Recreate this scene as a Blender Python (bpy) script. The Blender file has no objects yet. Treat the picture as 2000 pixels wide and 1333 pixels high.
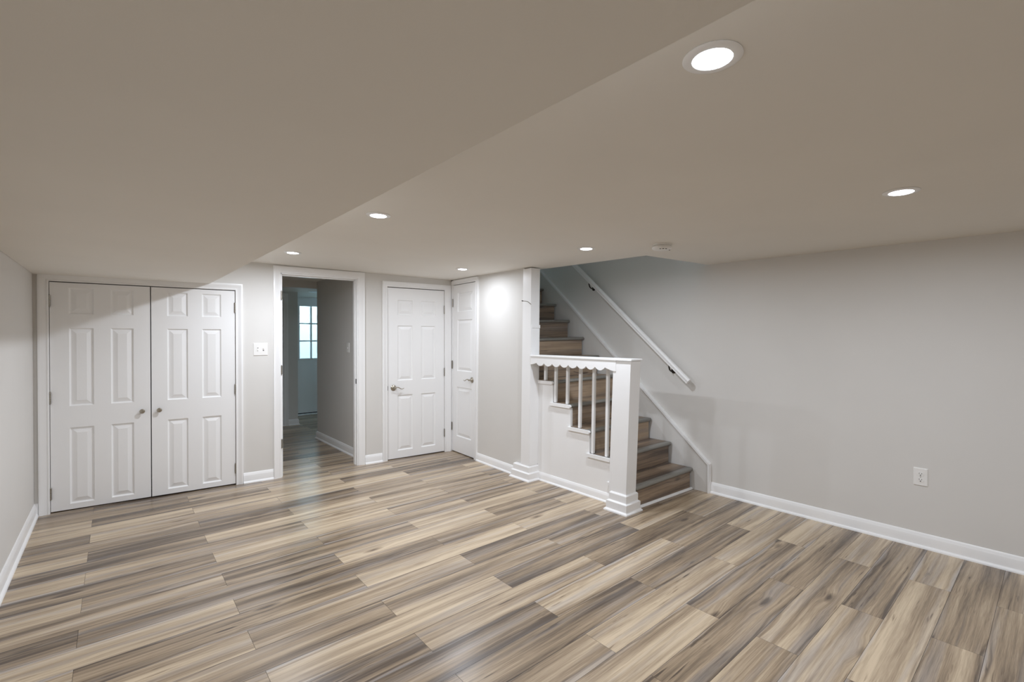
import bpy, bmesh, math, random
from mathutils import Vector, Matrix

# ------------------------------------------------------------------ camera, world, exposure
S = bpy.context.scene
COL = S.collection
cam_data = bpy.data.cameras.new('camera')
cam_data.sensor_width = 36.0
cam_data.lens = 912.4 / 2000.0 * 36.0
cam_data.clip_start = 0.02
cam = bpy.data.objects.new('camera', cam_data)
COL.objects.link(cam)
cam.location = (0.0, 0.0, 1.40)
cam.rotation_euler = (math.radians(90.0 - 0.415), 0.0, math.radians(-40.34))
S.camera = cam

world = bpy.data.worlds.new('daylight')
S.world = world
world.use_nodes = True
wb = world.node_tree.nodes['Background']
wb.inputs['Color'].default_value = (0.54, 0.83, 1.0, 1.0)
wb.inputs['Strength'].default_value = 5.4

S.view_settings.view_transform = 'Standard'
S.view_settings.look = 'None'
S.view_settings.gamma = 1.0
S.view_settings.exposure = 0.3
S.view_settings.use_curve_mapping = False
S.cycles.max_bounces = 14
S.cycles.diffuse_bounces = 9
S.cycles.glossy_bounces = 4
S.cycles.transparent_max_bounces = 8
S.cycles.sample_clamp_indirect = 8.0
S.cycles.caustics_reflective = False
S.cycles.caustics_refractive = False

LAMP = 11.0             # watts of each downlight
SPREAD = 178.0          # beam of each downlight, degrees
LAMP_COLOUR = (0.935, 1.0, 1.10)

# ------------------------------------------------------------------ materials
def nodes_of(m):
    m.use_nodes = True
    nt = m.node_tree
    return nt, nt.nodes, nt.links

def paint(name, rgb, rough=0.5, bump=0.0, scale=300.0, var=0.03, spec=0.4):
    m = bpy.data.materials.new(name)
    nt, N, L = nodes_of(m)
    b = N['Principled BSDF']
    b.inputs['Roughness'].default_value = rough
    b.inputs['Specular IOR Level'].default_value = spec
    tc = N.new('ShaderNodeTexCoord')
    nz = N.new('ShaderNodeTexNoise')
    nz.inputs['Scale'].default_value = 2.3
    nz.inputs['Detail'].default_value = 3.0
    L.new(tc.outputs['Object'], nz.inputs['Vector'])
    mx = N.new('ShaderNodeMixRGB')
    mx.inputs['Color1'].default_value = (*[c * (1 - var) for c in rgb], 1)
    mx.inputs['Color2'].default_value = (*[min(1, c * (1 + var)) for c in rgb], 1)
    L.new(nz.outputs['Fac'], mx.inputs['Fac'])
    L.new(mx.outputs['Color'], b.inputs['Base Color'])
    if bump:
        n2 = N.new('ShaderNodeTexNoise')
        n2.inputs['Scale'].default_value = scale
        n2.inputs['Detail'].default_value = 2.0
        L.new(tc.outputs['Object'], n2.inputs['Vector'])
        bp = N.new('ShaderNodeBump')
        bp.inputs['Strength'].default_value = bump
        bp.inputs['Distance'].default_value = 0.001
        L.new(n2.outputs['Fac'], bp.inputs['Height'])
        L.new(bp.outputs['Normal'], b.inputs['Normal'])
    return m

def metal(name, rgb, rough):
    m = bpy.data.materials.new(name)
    nt, N, L = nodes_of(m)
    b = N['Principled BSDF']
    b.inputs['Metallic'].default_value = 1.0
    tc = N.new('ShaderNodeTexCoord')
    nz = N.new('ShaderNodeTexNoise')
    nz.inputs['Scale'].default_value = 120.0
    L.new(tc.outputs['Object'], nz.inputs['Vector'])
    mr = N.new('ShaderNodeMapRange')
    mr.inputs['To Min'].default_value = rough * 0.8
    mr.inputs['To Max'].default_value = rough * 1.2
    L.new(nz.outputs['Fac'], mr.inputs['Value'])
    L.new(mr.outputs['Result'], b.inputs['Roughness'])
    b.inputs['Base Color'].default_value = (*rgb, 1)
    return m

def wood(name, light, mid, dark, grey, rough=0.33, knots=True, tint=(1, 1, 1)):
    """Vinyl plank: UV is metres along and across the plank, colour attribute 'plank' is (tone, seed, seed)."""
    m = bpy.data.materials.new(name)
    nt, N, L = nodes_of(m)
    b = N['Principled BSDF']
    uv = N.new('ShaderNodeUVMap')
    at = N.new('ShaderNodeAttribute'); at.attribute_name = 'plank'
    sp = N.new('ShaderNodeSeparateXYZ'); L.new(uv.outputs['UV'], sp.inputs[0])
    sc = N.new('ShaderNodeSeparateColor'); L.new(at.outputs['Color'], sc.inputs[0])
    def math_(op, a, c=None):
        n = N.new('ShaderNodeMath'); n.operation = op
        for i, x in enumerate((a, c)):
            if x is None: continue
            if isinstance(x, (int, float)): n.inputs[i].default_value = x
            else: L.new(x, n.inputs[i])
        return n.outputs[0]
    u, v = sp.outputs[0], sp.outputs[1]
    tone, s1, s2 = sc.outputs[0], sc.outputs[1], sc.outputs[2]
    uu = math_('ADD', u, math_('MULTIPLY', s1, 37.0))
    vv = math_('ADD', v, math_('MULTIPLY', s2, 23.0))
    def vec(a, c, z=0.0):
        n = N.new('ShaderNodeCombineXYZ')
        for i, x in enumerate((a, c, z)):
            if isinstance(x, (int, float)): n.inputs[i].default_value = x
            else: L.new(x, n.inputs[i])
        return n.outputs[0]
    def noise(vc, scale, detail, rough_=0.5, dist=0.0):
        n = N.new('ShaderNodeTexNoise')
        n.inputs['Scale'].default_value = scale
        n.inputs['Detail'].default_value = detail
        n.inputs['Roughness'].default_value = rough_
        n.inputs['Distortion'].default_value = dist
        L.new(vc, n.inputs['Vector'])
        return n.outputs['Fac']
    # knots: rare cells of a stretched voronoi
    vo = N.new('ShaderNodeTexVoronoi')
    vo.inputs['Scale'].default_value = 1.0
    L.new(vec(math_('MULTIPLY', uu, 1.9), math_('MULTIPLY', vv, 7.0), math_('MULTIPLY', s1, 9.0)), vo.inputs['Vector'])
    dist = vo.outputs['Distance']
    vc = N.new('ShaderNodeSeparateColor'); L.new(vo.outputs['Color'], vc.inputs[0])
    rare = math_('GREATER_THAN', vc.outputs[0], 0.66)
    kn = N.new('ShaderNodeMapRange'); kn.inputs['From Min'].default_value = 0.34; kn.inputs['From Max'].default_value = 0.0
    L.new(dist, kn.inputs['Value'])
    knot = math_('MULTIPLY', kn.outputs['Result'], rare)
    # wavering of the grain, pulled aside near knots
    wav = noise(vec(math_('MULTIPLY', uu, 1.6), math_('MULTIPLY', vv, 2.0)), 1.0, 2.0)
    vw = math_('ADD', vv, math_('ADD', math_('MULTIPLY', wav, 0.022), math_('MULTIPLY', knot, 0.028)))
    bands = noise(vec(math_('MULTIPLY', uu, 0.62), math_('MULTIPLY', vw, 13.0)), 1.0, 2.0, 0.5, 0.15)
    streak = noise(vec(math_('MULTIPLY', uu, 1.9), math_('MULTIPLY', vw, 80.0)), 1.0, 4.0, 0.6, 0.1)
    grain = noise(vec(math_('MULTIPLY', uu, 11.0), math_('MULTIPLY', vw, 420.0)), 1.0, 2.0)
    crack = noise(vec(math_('MULTIPLY', uu, 1.1), math_('MULTIPLY', vw, 30.0), 8.3), 1.0, 3.0, 0.55, 0.3)
    ck = N.new('ShaderNodeMapRange'); ck.inputs['From Min'].default_value = 0.66; ck.inputs['From Max'].default_value = 0.76
    L.new(crack, ck.inputs['Value'])
    val = math_('ADD', math_('MULTIPLY', math_('SUBTRACT', bands, 0.5), 1.7), 0.50)
    val = math_('ADD', val, math_('MULTIPLY', math_('SUBTRACT', streak, 0.5), 0.95))
    val = math_('ADD', val, math_('MULTIPLY', math_('SUBTRACT', grain, 0.5), 0.45))
    val = math_('ADD', val, math_('MULTIPLY', math_('SUBTRACT', tone, 0.5), 0.62))
    val = math_('SUBTRACT', val, math_('MULTIPLY', ck.outputs['Result'], 0.30))
    # short dark checks, gathered in patches
    chk = noise(vec(math_('MULTIPLY', uu, 5.0), math_('MULTIPLY', vw, 85.0), 2.1), 1.0, 2.5, 0.5, 0.4)
    gate = noise(vec(math_('MULTIPLY', uu, 2.3), math_('MULTIPLY', vv, 9.0), 6.6), 1.0, 1.0)
    cm = N.new('ShaderNodeMapRange'); cm.inputs['From Min'].default_value = 0.60; cm.inputs['From Max'].default_value = 0.72
    L.new(chk, cm.inputs['Value'])
    gm0 = N.new('ShaderNodeMapRange'); gm0.inputs['From Min'].default_value = 0.52; gm0.inputs['From Max'].default_value = 0.68
    L.new(gate, gm0.inputs['Value'])
    val = math_('SUBTRACT', val, math_('MULTIPLY', math_('MULTIPLY', cm.outputs['Result'], gm0.outputs['Result']), 0.55))
    # brown line beside the washed edge
    edge = math_('ABSOLUTE', math_('SUBTRACT', math_('DIVIDE', v, 0.0884), 1.0))
    en = math_('ADD', edge, math_('MULTIPLY', math_('SUBTRACT', noise(vec(math_('MULTIPLY', uu, 1.0), math_('MULTIPLY', vv, 2.0), 3.3), 1.0, 3.0), 0.5), 1.5))
    bl = N.new('ShaderNodeMapRange'); bl.inputs['From Min'].default_value = 0.10; bl.inputs['From Max'].default_value = 0.0
    L.new(math_('ABSOLUTE', math_('SUBTRACT', en, 0.94)), bl.inputs['Value'])
    if knots: val = math_('SUBTRACT', val, math_('MULTIPLY', bl.outputs['Result'], 0.28))
    if knots:
        kc = N.new('ShaderNodeMapRange'); kc.inputs['From Min'].default_value = 0.55; kc.inputs['From Max'].default_value = 1.0
        L.new(knot, kc.inputs['Value'])
        val = math_('SUBTRACT', val, math_('MULTIPLY', kc.outputs['Result'], 0.75))
    cr = N.new('ShaderNodeValToRGB')
    e = cr.color_ramp.elements
    e[0].position = 0.02; e[0].color = (*[c * t for c, t in zip(dark, tint)], 1)
    e[1].position = 0.97; e[1].color = (*[c * t for c, t in zip(light, tint)], 1)
    e2 = e.new(0.45); e2.color = (*[c * t for c, t in zip(mid, tint)], 1)
    L.new(val, cr.inputs['Fac'])
    # greyed, washed streaks
    gz = noise(vec(math_('MULTIPLY', uu, 0.8), math_('MULTIPLY', vw, 17.0), 4.7), 1.0, 2.0)
    gm = N.new('ShaderNodeMapRange'); gm.inputs['From Min'].default_value = 0.52; gm.inputs['From Max'].default_value = 0.70
    gm.inputs['To Max'].default_value = 0.6
    L.new(gz, gm.inputs['Value'])
    mx = N.new('ShaderNodeMixRGB')
    ew = N.new('ShaderNodeMapRange'); ew.inputs['From Min'].default_value = 0.96; ew.inputs['From Max'].default_value = 1.14
    ew.inputs['To Max'].default_value = 0.75
    L.new(en, ew.inputs['Value'])
    L.new(math_('MAXIMUM', math_('MULTIPLY', gm.outputs['Result'], 0.78), ew.outputs['Result']) if knots else gm.outputs['Result'], mx.inputs['Fac'])
    L.new(cr.outputs['Color'], mx.inputs['Color1'])
    gv = N.new('ShaderNodeMixRGB'); gv.blend_type = 'MULTIPLY'; gv.inputs['Fac'].default_value = 1.0
    gv.inputs['Color1'].default_value = (*[c * t for c, t in zip(grey, tint)], 1)
    gr2 = N.new('ShaderNodeMapRange'); gr2.inputs['To Min'].default_value = 0.55; gr2.inputs['To Max'].default_value = 1.3
    L.new(val, gr2.inputs['Value'])
    cg = N.new('ShaderNodeCombineXYZ')
    for i in range(3): L.new(gr2.outputs['Result'], cg.inputs[i])
    L.new(cg.outputs[0], gv.inputs['Color2'])
    L.new(gv.outputs['Color'], mx.inputs['Color2'])
    L.new(mx.outputs['Color'], b.inputs['Base Color'])
    b.inputs['Roughness'].default_value = rough
    b.inputs['Specular IOR Level'].default_value = 0.45
    bp = N.new('ShaderNodeBump'); bp.inputs['Strength'].default_value = 0.08; bp.inputs['Distance'].default_value = 0.002
    L.new(streak, bp.inputs['Height']); L.new(bp.outputs['Normal'], b.inputs['Normal'])
    return m

def emitter(name, rgb, strength):
    m = bpy.data.materials.new(name)
    nt, N, L = nodes_of(m)
    for n in list(N):
        if n.type == 'BSDF_PRINCIPLED': N.remove(n)
    e = N.new('ShaderNodeEmission')
    e.inputs['Color'].default_value = (*rgb, 1)
    e.inputs['Strength'].default_value = strength
    L.new(e.outputs[0], N['Material Output'].inputs['Surface'])
    return m

def glass(name):
    m = bpy.data.materials.new(name)
    nt, N, L = nodes_of(m)
    for n in list(N):
        if n.type == 'BSDF_PRINCIPLED': N.remove(n)
    t = N.new('ShaderNodeBsdfTransparent'); t.inputs['Color'].default_value = (0.93, 0.96, 0.96, 1)
    g = N.new('ShaderNodeBsdfGlossy'); g.inputs['Roughness'].default_value = 0.02
    f = N.new('ShaderNodeFresnel'); f.inputs['IOR'].default_value = 1.45
    mx = N.new('ShaderNodeMixShader')
    L.new(f.outputs[0], mx.inputs[0]); L.new(t.outputs[0], mx.inputs[1]); L.new(g.outputs[0], mx.inputs[2])
    L.new(mx.outputs[0], N['Material Output'].inputs['Surface'])
    return m

M = dict(
    wall=paint('greige_wall_paint', (0.70, 0.685, 0.66), 0.6, 0.15, 260),
    ceiling=paint('ceiling_paint', (0.80, 0.772, 0.72), 0.75, 0.12, 220),
    trim=paint('white_trim_paint', (0.88, 0.88, 0.88), 0.32, 0.05, 90, 0.015),
    door=paint('white_door_paint', (0.875, 0.875, 0.875), 0.38, 0.25, 160, 0.015),
    plate=paint('white_plastic', (0.84, 0.83, 0.81), 0.35, 0, 1, 0.01),
    dark=paint('dark_slot', (0.02, 0.02, 0.02), 0.6),
    subfloor=paint('dark_subfloor', (0.05, 0.04, 0.035), 0.8),
    nickel=metal('brushed_nickel', (0.45, 0.41, 0.345), 0.30),
    hinge=metal('satin_hinge_metal', (0.36, 0.335, 0.29), 0.38),
    bronze=metal('dark_bronze', (0.07, 0.06, 0.055), 0.45),
    lens=emitter('downlight_lens', LAMP_COLOUR, 12.0),
    unlit=paint('unlit_lens', (0.8, 0.85, 0.86), 0.4),
    glass=glass('clear_glass'),
    rubber=paint('black_rubber', (0.012, 0.012, 0.014), 0.7),
    floor=wood('vinyl_plank', (0.605, 0.485, 0.342), (0.315, 0.236, 0.158), (0.10, 0.073, 0.053), (0.36, 0.33, 0.313), 0.27),
    stair=wood('stair_plank', (0.46, 0.345, 0.24), (0.27, 0.20, 0.143), (0.11, 0.082, 0.066), (0.26, 0.235, 0.22), 0.4),
    nosing=wood('stair_nosing', (0.28, 0.272, 0.243), (0.215, 0.207, 0.185), (0.14, 0.134, 0.12), (0.22, 0.216, 0.208), 0.35, False),
    concrete=paint('pale_concrete', (0.55, 0.56, 0.56), 0.9, 0.3, 40),
)

# ------------------------------------------------------------------ mesh building
class MB:
    def __init__(self):
        self.v = []; self.f = []; self.uv = []; self.tone = []; self.has_uv = False
    def face(self, idx, uv=None, tone=None):
        self.f.append(tuple(idx)); self.uv.append(uv); self.tone.append(tone)
        if uv: self.has_uv = True
    def pts(self, ps):
        b = len(self.v); self.v += [tuple(p) for p in ps]; return list(range(b, b + len(ps)))
    def box(self, x0, x1, y0, y1, z0, z1):
        i = self.pts([(x0,y0,z0),(x1,y0,z0),(x1,y1,z0),(x0,y1,z0),(x0,y0,z1),(x1,y0,z1),(x1,y1,z1),(x0,y1,z1)])
        for q in ((0,3,2,1),(4,5,6,7),(0,1,5,4),(1,2,6,5),(2,3,7,6),(3,0,4,7)):
            self.face([i[k] for k in q])
        return self
    def hexa(self, p):   # 8 points: bottom loop, top loop
        i = self.pts(p)
        for q in ((0,3,2,1),(4,5,6,7),(0,1,5,4),(1,2,6,5),(2,3,7,6),(3,0,4,7)):
            self.face([i[k] for k in q])
        return self
    def sweep(self, loops, close=True, caps=True):   # loops: list of same-length point loops
        rows = [self.pts(l) for l in loops]
        n = len(rows[0])
        for a, b in zip(rows, rows[1:]):
            for k in range(n if close else n - 1):
                self.face((a[k], a[(k+1) % n], b[(k+1) % n], b[k]))
        if caps:
            self.face(rows[0][::-1]); self.face(rows[-1])
        return self
    def lathe(self, prof, c=(0,0,0), axis='z', n=32):   # prof: (radius, height)
        loops = []
        for r, h in prof:
            l = []
            for k in range(n):
                a = 2*math.pi*k/n
                p = (r*math.cos(a), r*math.sin(a), h)
                if axis == 'y': p = (p[0], p[2], p[1])
                if axis == 'x': p = (p[2], p[0], p[1])
                l.append((c[0]+p[0], c[1]+p[1], c[2]+p[2]))
            loops.append(l)
        return self.sweep(loops)
    def tube(self, path, r, n=12):
        P = [Vector(p) for p in path]
        loops = []
        for i, p in enumerate(P):
            d = (P[min(i+1, len(P)-1)] - P[max(i-1, 0)]).normalized()
            up = Vector((0,0,1)) if abs(d.z) < 0.9 else Vector((1,0,0))
            a = d.cross(up).normalized(); b = a.cross(d)
            rr = r[i] if isinstance(r, (list, tuple)) else r
            ra, rb = rr if isinstance(rr, tuple) else (rr, rr)
            loops.append([p + a*ra*math.cos(2*math.pi*k/n) + b*rb*math.sin(2*math.pi*k/n) for k in range(n)])
        return self.sweep(loops)
    def build(self, name, mat, parent=None, smooth=0, bevel=0, shear=0.0, loc=None, rotz=0.0):
        me = bpy.data.meshes.new(name)
        vs = [(x + shear*z, y, z) for x, y, z in self.v] if shear else self.v
        me.from_pydata(vs, [], self.f)
        if self.has_uv:
            ul = me.uv_layers.new(name='UVMap')
            me.color_attributes.new('plank', 'FLOAT_COLOR', 'CORNER')
            ul = me.uv_layers['UVMap']; ca = me.color_attributes['plank']
            k = 0
            for f, uv, t in zip(self.f, self.uv, self.tone):
                for j in range(len(f)):
                    ul.data[k].uv = uv[j] if uv else (0, 0)
                    ca.data[k].color = (*(t or (0.5, 0.5, 0.5)), 1)
                    k += 1
        me.materials.append(M[mat] if isinstance(mat, str) else mat)
        if not self.has_uv:
            bm = bmesh.new(); bm.from_mesh(me)
            bmesh.ops.recalc_face_normals(bm, faces=bm.faces)
            bm.to_mesh(me); bm.free()
        if smooth:
            me.polygons.foreach_set('use_smooth', [True]*len(me.polygons))
            me.set_sharp_from_angle(angle=math.radians(smooth))
        me.update()
        o = bpy.data.objects.new(name, me)
        COL.objects.link(o)
        if parent: o.parent = parent
        if loc: o.location = loc
        if rotz: o.rotation_euler = (0, 0, rotz)
        if bevel:
            md = o.modifiers.new('bevel', 'BEVEL'); md.width = bevel; md.segments = 2; md.limit_method = 'ANGLE'; md.angle_limit = math.radians(40)
        return o

def tag(o, label, cat, kind=None, group=None):
    o['label'] = label; o['category'] = cat
    if kind: o['kind'] = kind
    if group: o['group'] = group
    return o

def thing(name, label, cat, loc=(0,0,0), rotz=0.0, kind=None, group=None):
    o = bpy.data.objects.new(name, None)
    o.empty_display_size = 0.1
    COL.objects.link(o)
    o.location = loc; o.rotation_euler = (0, 0, rotz)
    return tag(o, label, cat, kind, group)

def holed(mb, xs, zs, holes, y0, y1):
    """Slab between y0 (front) and y1 over the rectangle, without the holes (x0,x1,z0,z1)."""
    X = sorted({xs[0], xs[1]} | {h[0] for h in holes} | {h[1] for h in holes})
    Z = sorted({zs[0], zs[1]} | {h[2] for h in holes} | {h[3] for h in holes})
    X = [x for x in X if xs[0] <= x <= xs[1]]; Z = [z for z in Z if zs[0] <= z <= zs[1]]
    def solid(i, j):
        if i < 0 or j < 0 or i >= len(X)-1 or j >= len(Z)-1: return False
        cx, cz = (X[i]+X[i+1])/2, (Z[j]+Z[j+1])/2
        return not any(h[0] < cx < h[1] and h[2] < cz < h[3] for h in holes)
    ids = {}
    def V(i, j, y):
        k = (i, j, y)
        if k not in ids: ids[k] = mb.pts([(X[i], y, Z[j])])[0]
        return ids[k]
    for i in range(len(X)-1):
        for j in range(len(Z)-1):
            if not solid(i, j): continue
            mb.face((V(i,j,y0), V(i+1,j,y0), V(i+1,j+1,y0), V(i,j+1,y0)))
            mb.face((V(i,j,y1), V(i,j+1,y1), V(i+1,j+1,y1), V(i+1,j,y1)))
            if not solid(i-1, j): mb.face((V(i,j,y0), V(i,j+1,y0), V(i,j+1,y1), V(i,j,y1)))
            if not solid(i+1, j): mb.face((V(i+1,j,y0), V(i+1,j,y1), V(i+1,j+1,y1), V(i+1,j+1,y0)))
            if not solid(i, j-1): mb.face((V(i,j,y0), V(i,j,y1), V(i+1,j,y1), V(i+1,j,y0)))
            if not solid(i, j+1): mb.face((V(i,j+1,y0), V(i+1,j+1,y0), V(i+1,j+1,y1), V(i,j+1,y1)))
    return mb

# ------------------------------------------------------------------ plan of the room
BW_ROT = -math.atan(0.085)
BW_LOC = (-0.49, 5.197, 0.0)             # back wall frame: x along the wall, -y into the room
SW_ROT = math.radians(-92.9)
SW_LOC = (3.166, 4.88, 0.0)              # side wall frame: x towards the stairs, -y into the room
LEAN = 0.018
def ceil_z(x, y): return 2.068 - 0.009*x + 0.014*y
XR = 4.095                               # bare wall beside the stairs
XL = -0.49
YF = -2.6                                # wall behind the camera
HALL_X = 2.14

# ------------------------------------------------------------------ floor
rnd = random.Random(11)
TONES = {}
for key, row in {25: 'd0 l1', 23: 'd-1 l0', 21: 'l-1 d0 m1 l2', 20: 'd-1 l0 m1', 19: 'l-1 m0', 18: 'd-1 l0 m1', 17: 'l-1 m0 m1', 16: 'm-1 d0 l1',
                 15: 'd-1 n0 l1 n2', 14: 'l-1 n0 n1 l2', 13: 'n0 l1 l2', 12: 'l-1 m0 d1', 11: 'm1 n2', 10: 'l0 d1', 9: 'd0 m1 d2', 8: 'd0 l1', 7: 'd1 d2',
                 6: 'm0 l1 l2', 5: 'l1 n2 l3', 4: 'n1 n2', 3: 'm1 m2 l3', 2: 'm1 d2', 1: 'l2 l3', 0: 'm1 n2'}.items():
    for w_ in row.split():
        TONES[(key, int(w_[1:]))] = {'d': 0.16, 'n': 0.33, 'm': 0.52, 'l': 0.84}[w_[0]]
def plank_floor():
    mb = MB()
    W, GAP, Lp = 0.1768, 0.0012, 1.212
    k0 = int(math.floor((YF - 0.213) / W)); k1 = int(math.ceil((9.0 - 0.213) / W))
    for k in range(k0, k1):
        y0 = 0.213 + W*k; y1 = y0 + W - GAP
        off = 0.475 if k % 2 == 0 else -0.14
        n = int(math.floor((-0.6 - off) / Lp))
        x = off + n*Lp
        seg = 0
        while x < 4.2:
            xa, xb = max(x, -0.6), min(x + Lp - GAP, 4.2)
            t = TONES.get((k, n + seg))
            if t is None: t = min(1, max(0, rnd.gauss(0.5, 0.24)))
            c = (t, rnd.random(), rnd.random())
            i = mb.pts([(xa,y0,0),(xb,y0,0),(xb,y1,0),(xa,y1,0),(xa,y0,-0.004),(xb,y0,-0.004),(xb,y1,-0.004),(xa,y1,-0.004)])
            ua, ub = xa - x, xb - x
            mb.face(i[:4], [(ua,0),(ub,0),(ub,W),(ua,W)], c)
            for q in ((0,4,5,1),(1,5,6,2),(2,6,7,3),(3,7,4,0)):
                mb.face([i[j] for j in q], [(ua,0)]*4, (0.1, 0.5, 0.5))
            x += Lp; seg += 1
    return mb
fl = plank_floor().build('floor', 'floor')
tag(fl, 'grey brown wood-look plank floor running across the whole basement', 'floor', 'structure')
o = MB().box(-0.6, 4.2, YF, 9.0, -0.06, -0.0045).build('subfloor', 'subfloor', fl)

# ------------------------------------------------------------------ walls
# closet, doorway, panelled door (wall-frame x)
CL0, CL1, CLZ = 0.0905, 1.3655, 1.849
DW0, DW1, DWZ = 1.755, 2.520, 2.047
D30, D31, D3Z = 2.8515, 3.5755, 1.979
mb = MB()
holed(mb, (-0.1, 3.668), (0, 2.6), [(CL0, CL1, 0, CLZ), (DW0, DW1, 0, DWZ), (D30, D31, 0, D3Z)], 0.0, 0.06)
holed(mb, (-0.1, 3.668), (0, 2.6), [(CL0, CL1, 0, CLZ), (DW0, DW1, 0, DWZ), (D30, D31, 0, D3Z)], 0.06, 0.118)
o = mb.build('wall_back', 'wall', loc=BW_LOC, rotz=BW_ROT)
tag(o, 'pale greige wall holding the closet, the open doorway and the corner door', 'wall', 'structure')

def shell(x0, x1, y0, y1, z1):
    mb = MB().box(x0 - 0.05, x0, y0, y1, 0, z1); mb.box(x1, x1 + 0.05, y0, y1, 0, z1)
    mb.box(x0 - 0.05, x1 + 0.05, y1, y1 + 0.05, 0, z1 + 0.05); mb.box(x0 - 0.05, x1 + 0.05, y0, y1, z1, z1 + 0.05); mb.box(x0 - 0.05, x1 + 0.05, y0, y1 + 0.05, -0.05, -0.004)
    return mb
o = shell(CL0 - 0.04, CL1 + 0.04, 0.117, 0.7, 2.0).build('wall_closet', 'wall', loc=BW_LOC, rotz=BW_ROT)
tag(o, 'unlit closet interior hidden behind the double doors', 'closet wall', 'structure')
o = shell(D30 - 0.04, D31 + 0.04, 0.117, 0.5, 2.1).build('wall_storeroom', 'wall', loc=BW_LOC, rotz=BW_ROT)
tag(o, 'unlit storage space hidden behind the wide corner door', 'closet wall', 'structure')
o = MB().box(3.2, XR, 5.6, 5.7, 0, 2.5).build('wall_understair', 'wall')
tag(o, 'wall closing the space under the stairs', 'wall', 'structure')
o = MB().box(XL-0.1, XL, YF-0.1, 5.30, 0, 2.6).build('wall_left', 'wall')
tag(o, 'greige wall meeting the low soffit beside the closet', 'wall', 'structure')
o = MB().box(XR, XR+0.1, YF-0.1, 6.6, 0, 5.0).build('wall_right', 'wall')
tag(o, 'long bare greige wall rising beside the staircase with the handrail and outlet', 'wall', 'structure')
o = MB().box(XL, XR, YF-0.1, YF, 0, 2.6).build('wall_front', 'wall')
tag(o, 'greige wall closing the room opposite the closet', 'wall', 'structure')

# side wall between the corner door and the tall post
SD1, SDZ = 0.519, 2.044
mb = MB()
holed(mb, (-0.004, 1.392), (0, 2.6), [(-0.004, SD1 + 0.036, 0, SDZ)], 0.0, 0.05)
mb.box(SD1 + 0.036, 1.392, 0.05, 0.058, 0, 2.6); mb.box(-0.004, SD1 + 0.036, 0.05, 0.058, SDZ, 2.6)
o = mb.build('wall_side', 'wall', loc=SW_LOC, rotz=SW_ROT, shear=LEAN)
tag(o, 'narrow greige wall between the corner door and the tall white post', 'wall', 'structure')
# enclosing walls of the stairwell
mb = MB().box(3.20, 3.27, 4.6, 6.6, 0, 5.0)
mb.box(3.20, 3.27, 2.15, 4.6, 2.35, 5.0)
o = mb.build('wall_stairwell_side', 'wall')
tag(o, 'greige stairwell wall hidden behind the tall post', 'wall', 'structure')
mb = MB(); holed(mb, (3.2, XR), (0, 5.0), [(3.3, 4.05, 3.35, 4.7)], 6.6, 6.7)
o = mb.build('wall_stairwell_back', 'wall')
tag(o, 'wall at the head of the stairs with an opening to daylight', 'wall', 'structure')
o = MB().box(3.2, XR, 2.0, 2.1, 2.35, 5.0).build('wall_stairwell_front', 'wall')
tag(o, 'upper wall above the foot of the stairs', 'wall', 'structure')
o = MB().box(3.1, XR+0.1, 2.0, 6.7, 5.0, 5.1).build('ceiling_stairwell', 'ceiling')
tag(o, 'ceiling over the head of the stairs', 'ceiling', 'structure')

# main ceiling with the stairwell opening
def ceiling_mesh():
    pl = [(XL-0.1, YF-0.1), (XR+0.05, YF-0.1), (XR+0.05, 2.072), (3.298, 2.196), (3.262, 3.389), (3.262, 5.1), (3.2, 5.1), (XL-0.1, 5.40)]
    mb = MB()
    mb.sweep([[(x, y, ceil_z(x, y)) for x, y in pl], [(x, y, ceil_z(x, y) + 0.28) for x, y in pl]])
    return mb
o = ceiling_mesh().build('ceiling', 'ceiling')
tag(o, 'flat off white ceiling with round downlights and the stair opening', 'ceiling', 'structure')
def soffit_z(y): return 1.897 - 0.008*(5.1 - y)
xs = 0.668
a, b_ = YF, 5.16
mb = MB().hexa([(XL, a, soffit_z(a)), (xs, a, soffit_z(a)), (xs, b_-0.06, soffit_z(b_)), (XL, b_+0.04, soffit_z(b_)),
                (XL, a, 2.2), (xs, a, 2.2), (xs, b_-0.06, 2.2), (XL, b_+0.04, 2.2)])
o = mb.build('ceiling_soffit', 'ceiling', bevel=0.004)
tag(o, 'low boxed soffit dropping below the ceiling over the closet side', 'soffit', 'structure')

# ------------------------------------------------------------------ casings, baseboards
CAS = [(0.0, 0.0), (0.0, 0.010), (0.004, 0.013), (0.016, 0.013), (0.022, 0.010), (0.05, 0.013), (0.07, 0.019), (0.085, 0.021), (0.097, 0.019), (0.1, 0.0)]
def casing(mb, x0, x1, zt, wl, wr, wh, z0=0.0, sides=(1, 1), dep=1.0):
    """Door casing around an opening; w* are the widths of the legs and the head."""
    n = len(CAS)
    def L(t, d, w): return [(p[0]*10*w, p[1]*dep) for p in CAS]
    loops = []
    if sides[0]:
        loops.append([(x0 - a*10*wl, -d*dep, z0) for a, d in CAS])
    loops.append([(x0 - a*10*wl*(1 if sides[0] else 0), -d*dep, zt + a*10*wh) for a, d in CAS])
    loops.append([(x1 + a*10*wr*(1 if sides[1] else 0), -d*dep, zt + a*10*wh) for a, d in CAS])
    if sides[1]:
        loops.append([(x1 + a*10*wr, -d*dep, z0) for a, d in CAS])
    mb.sweep(loops)
    return mb

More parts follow.
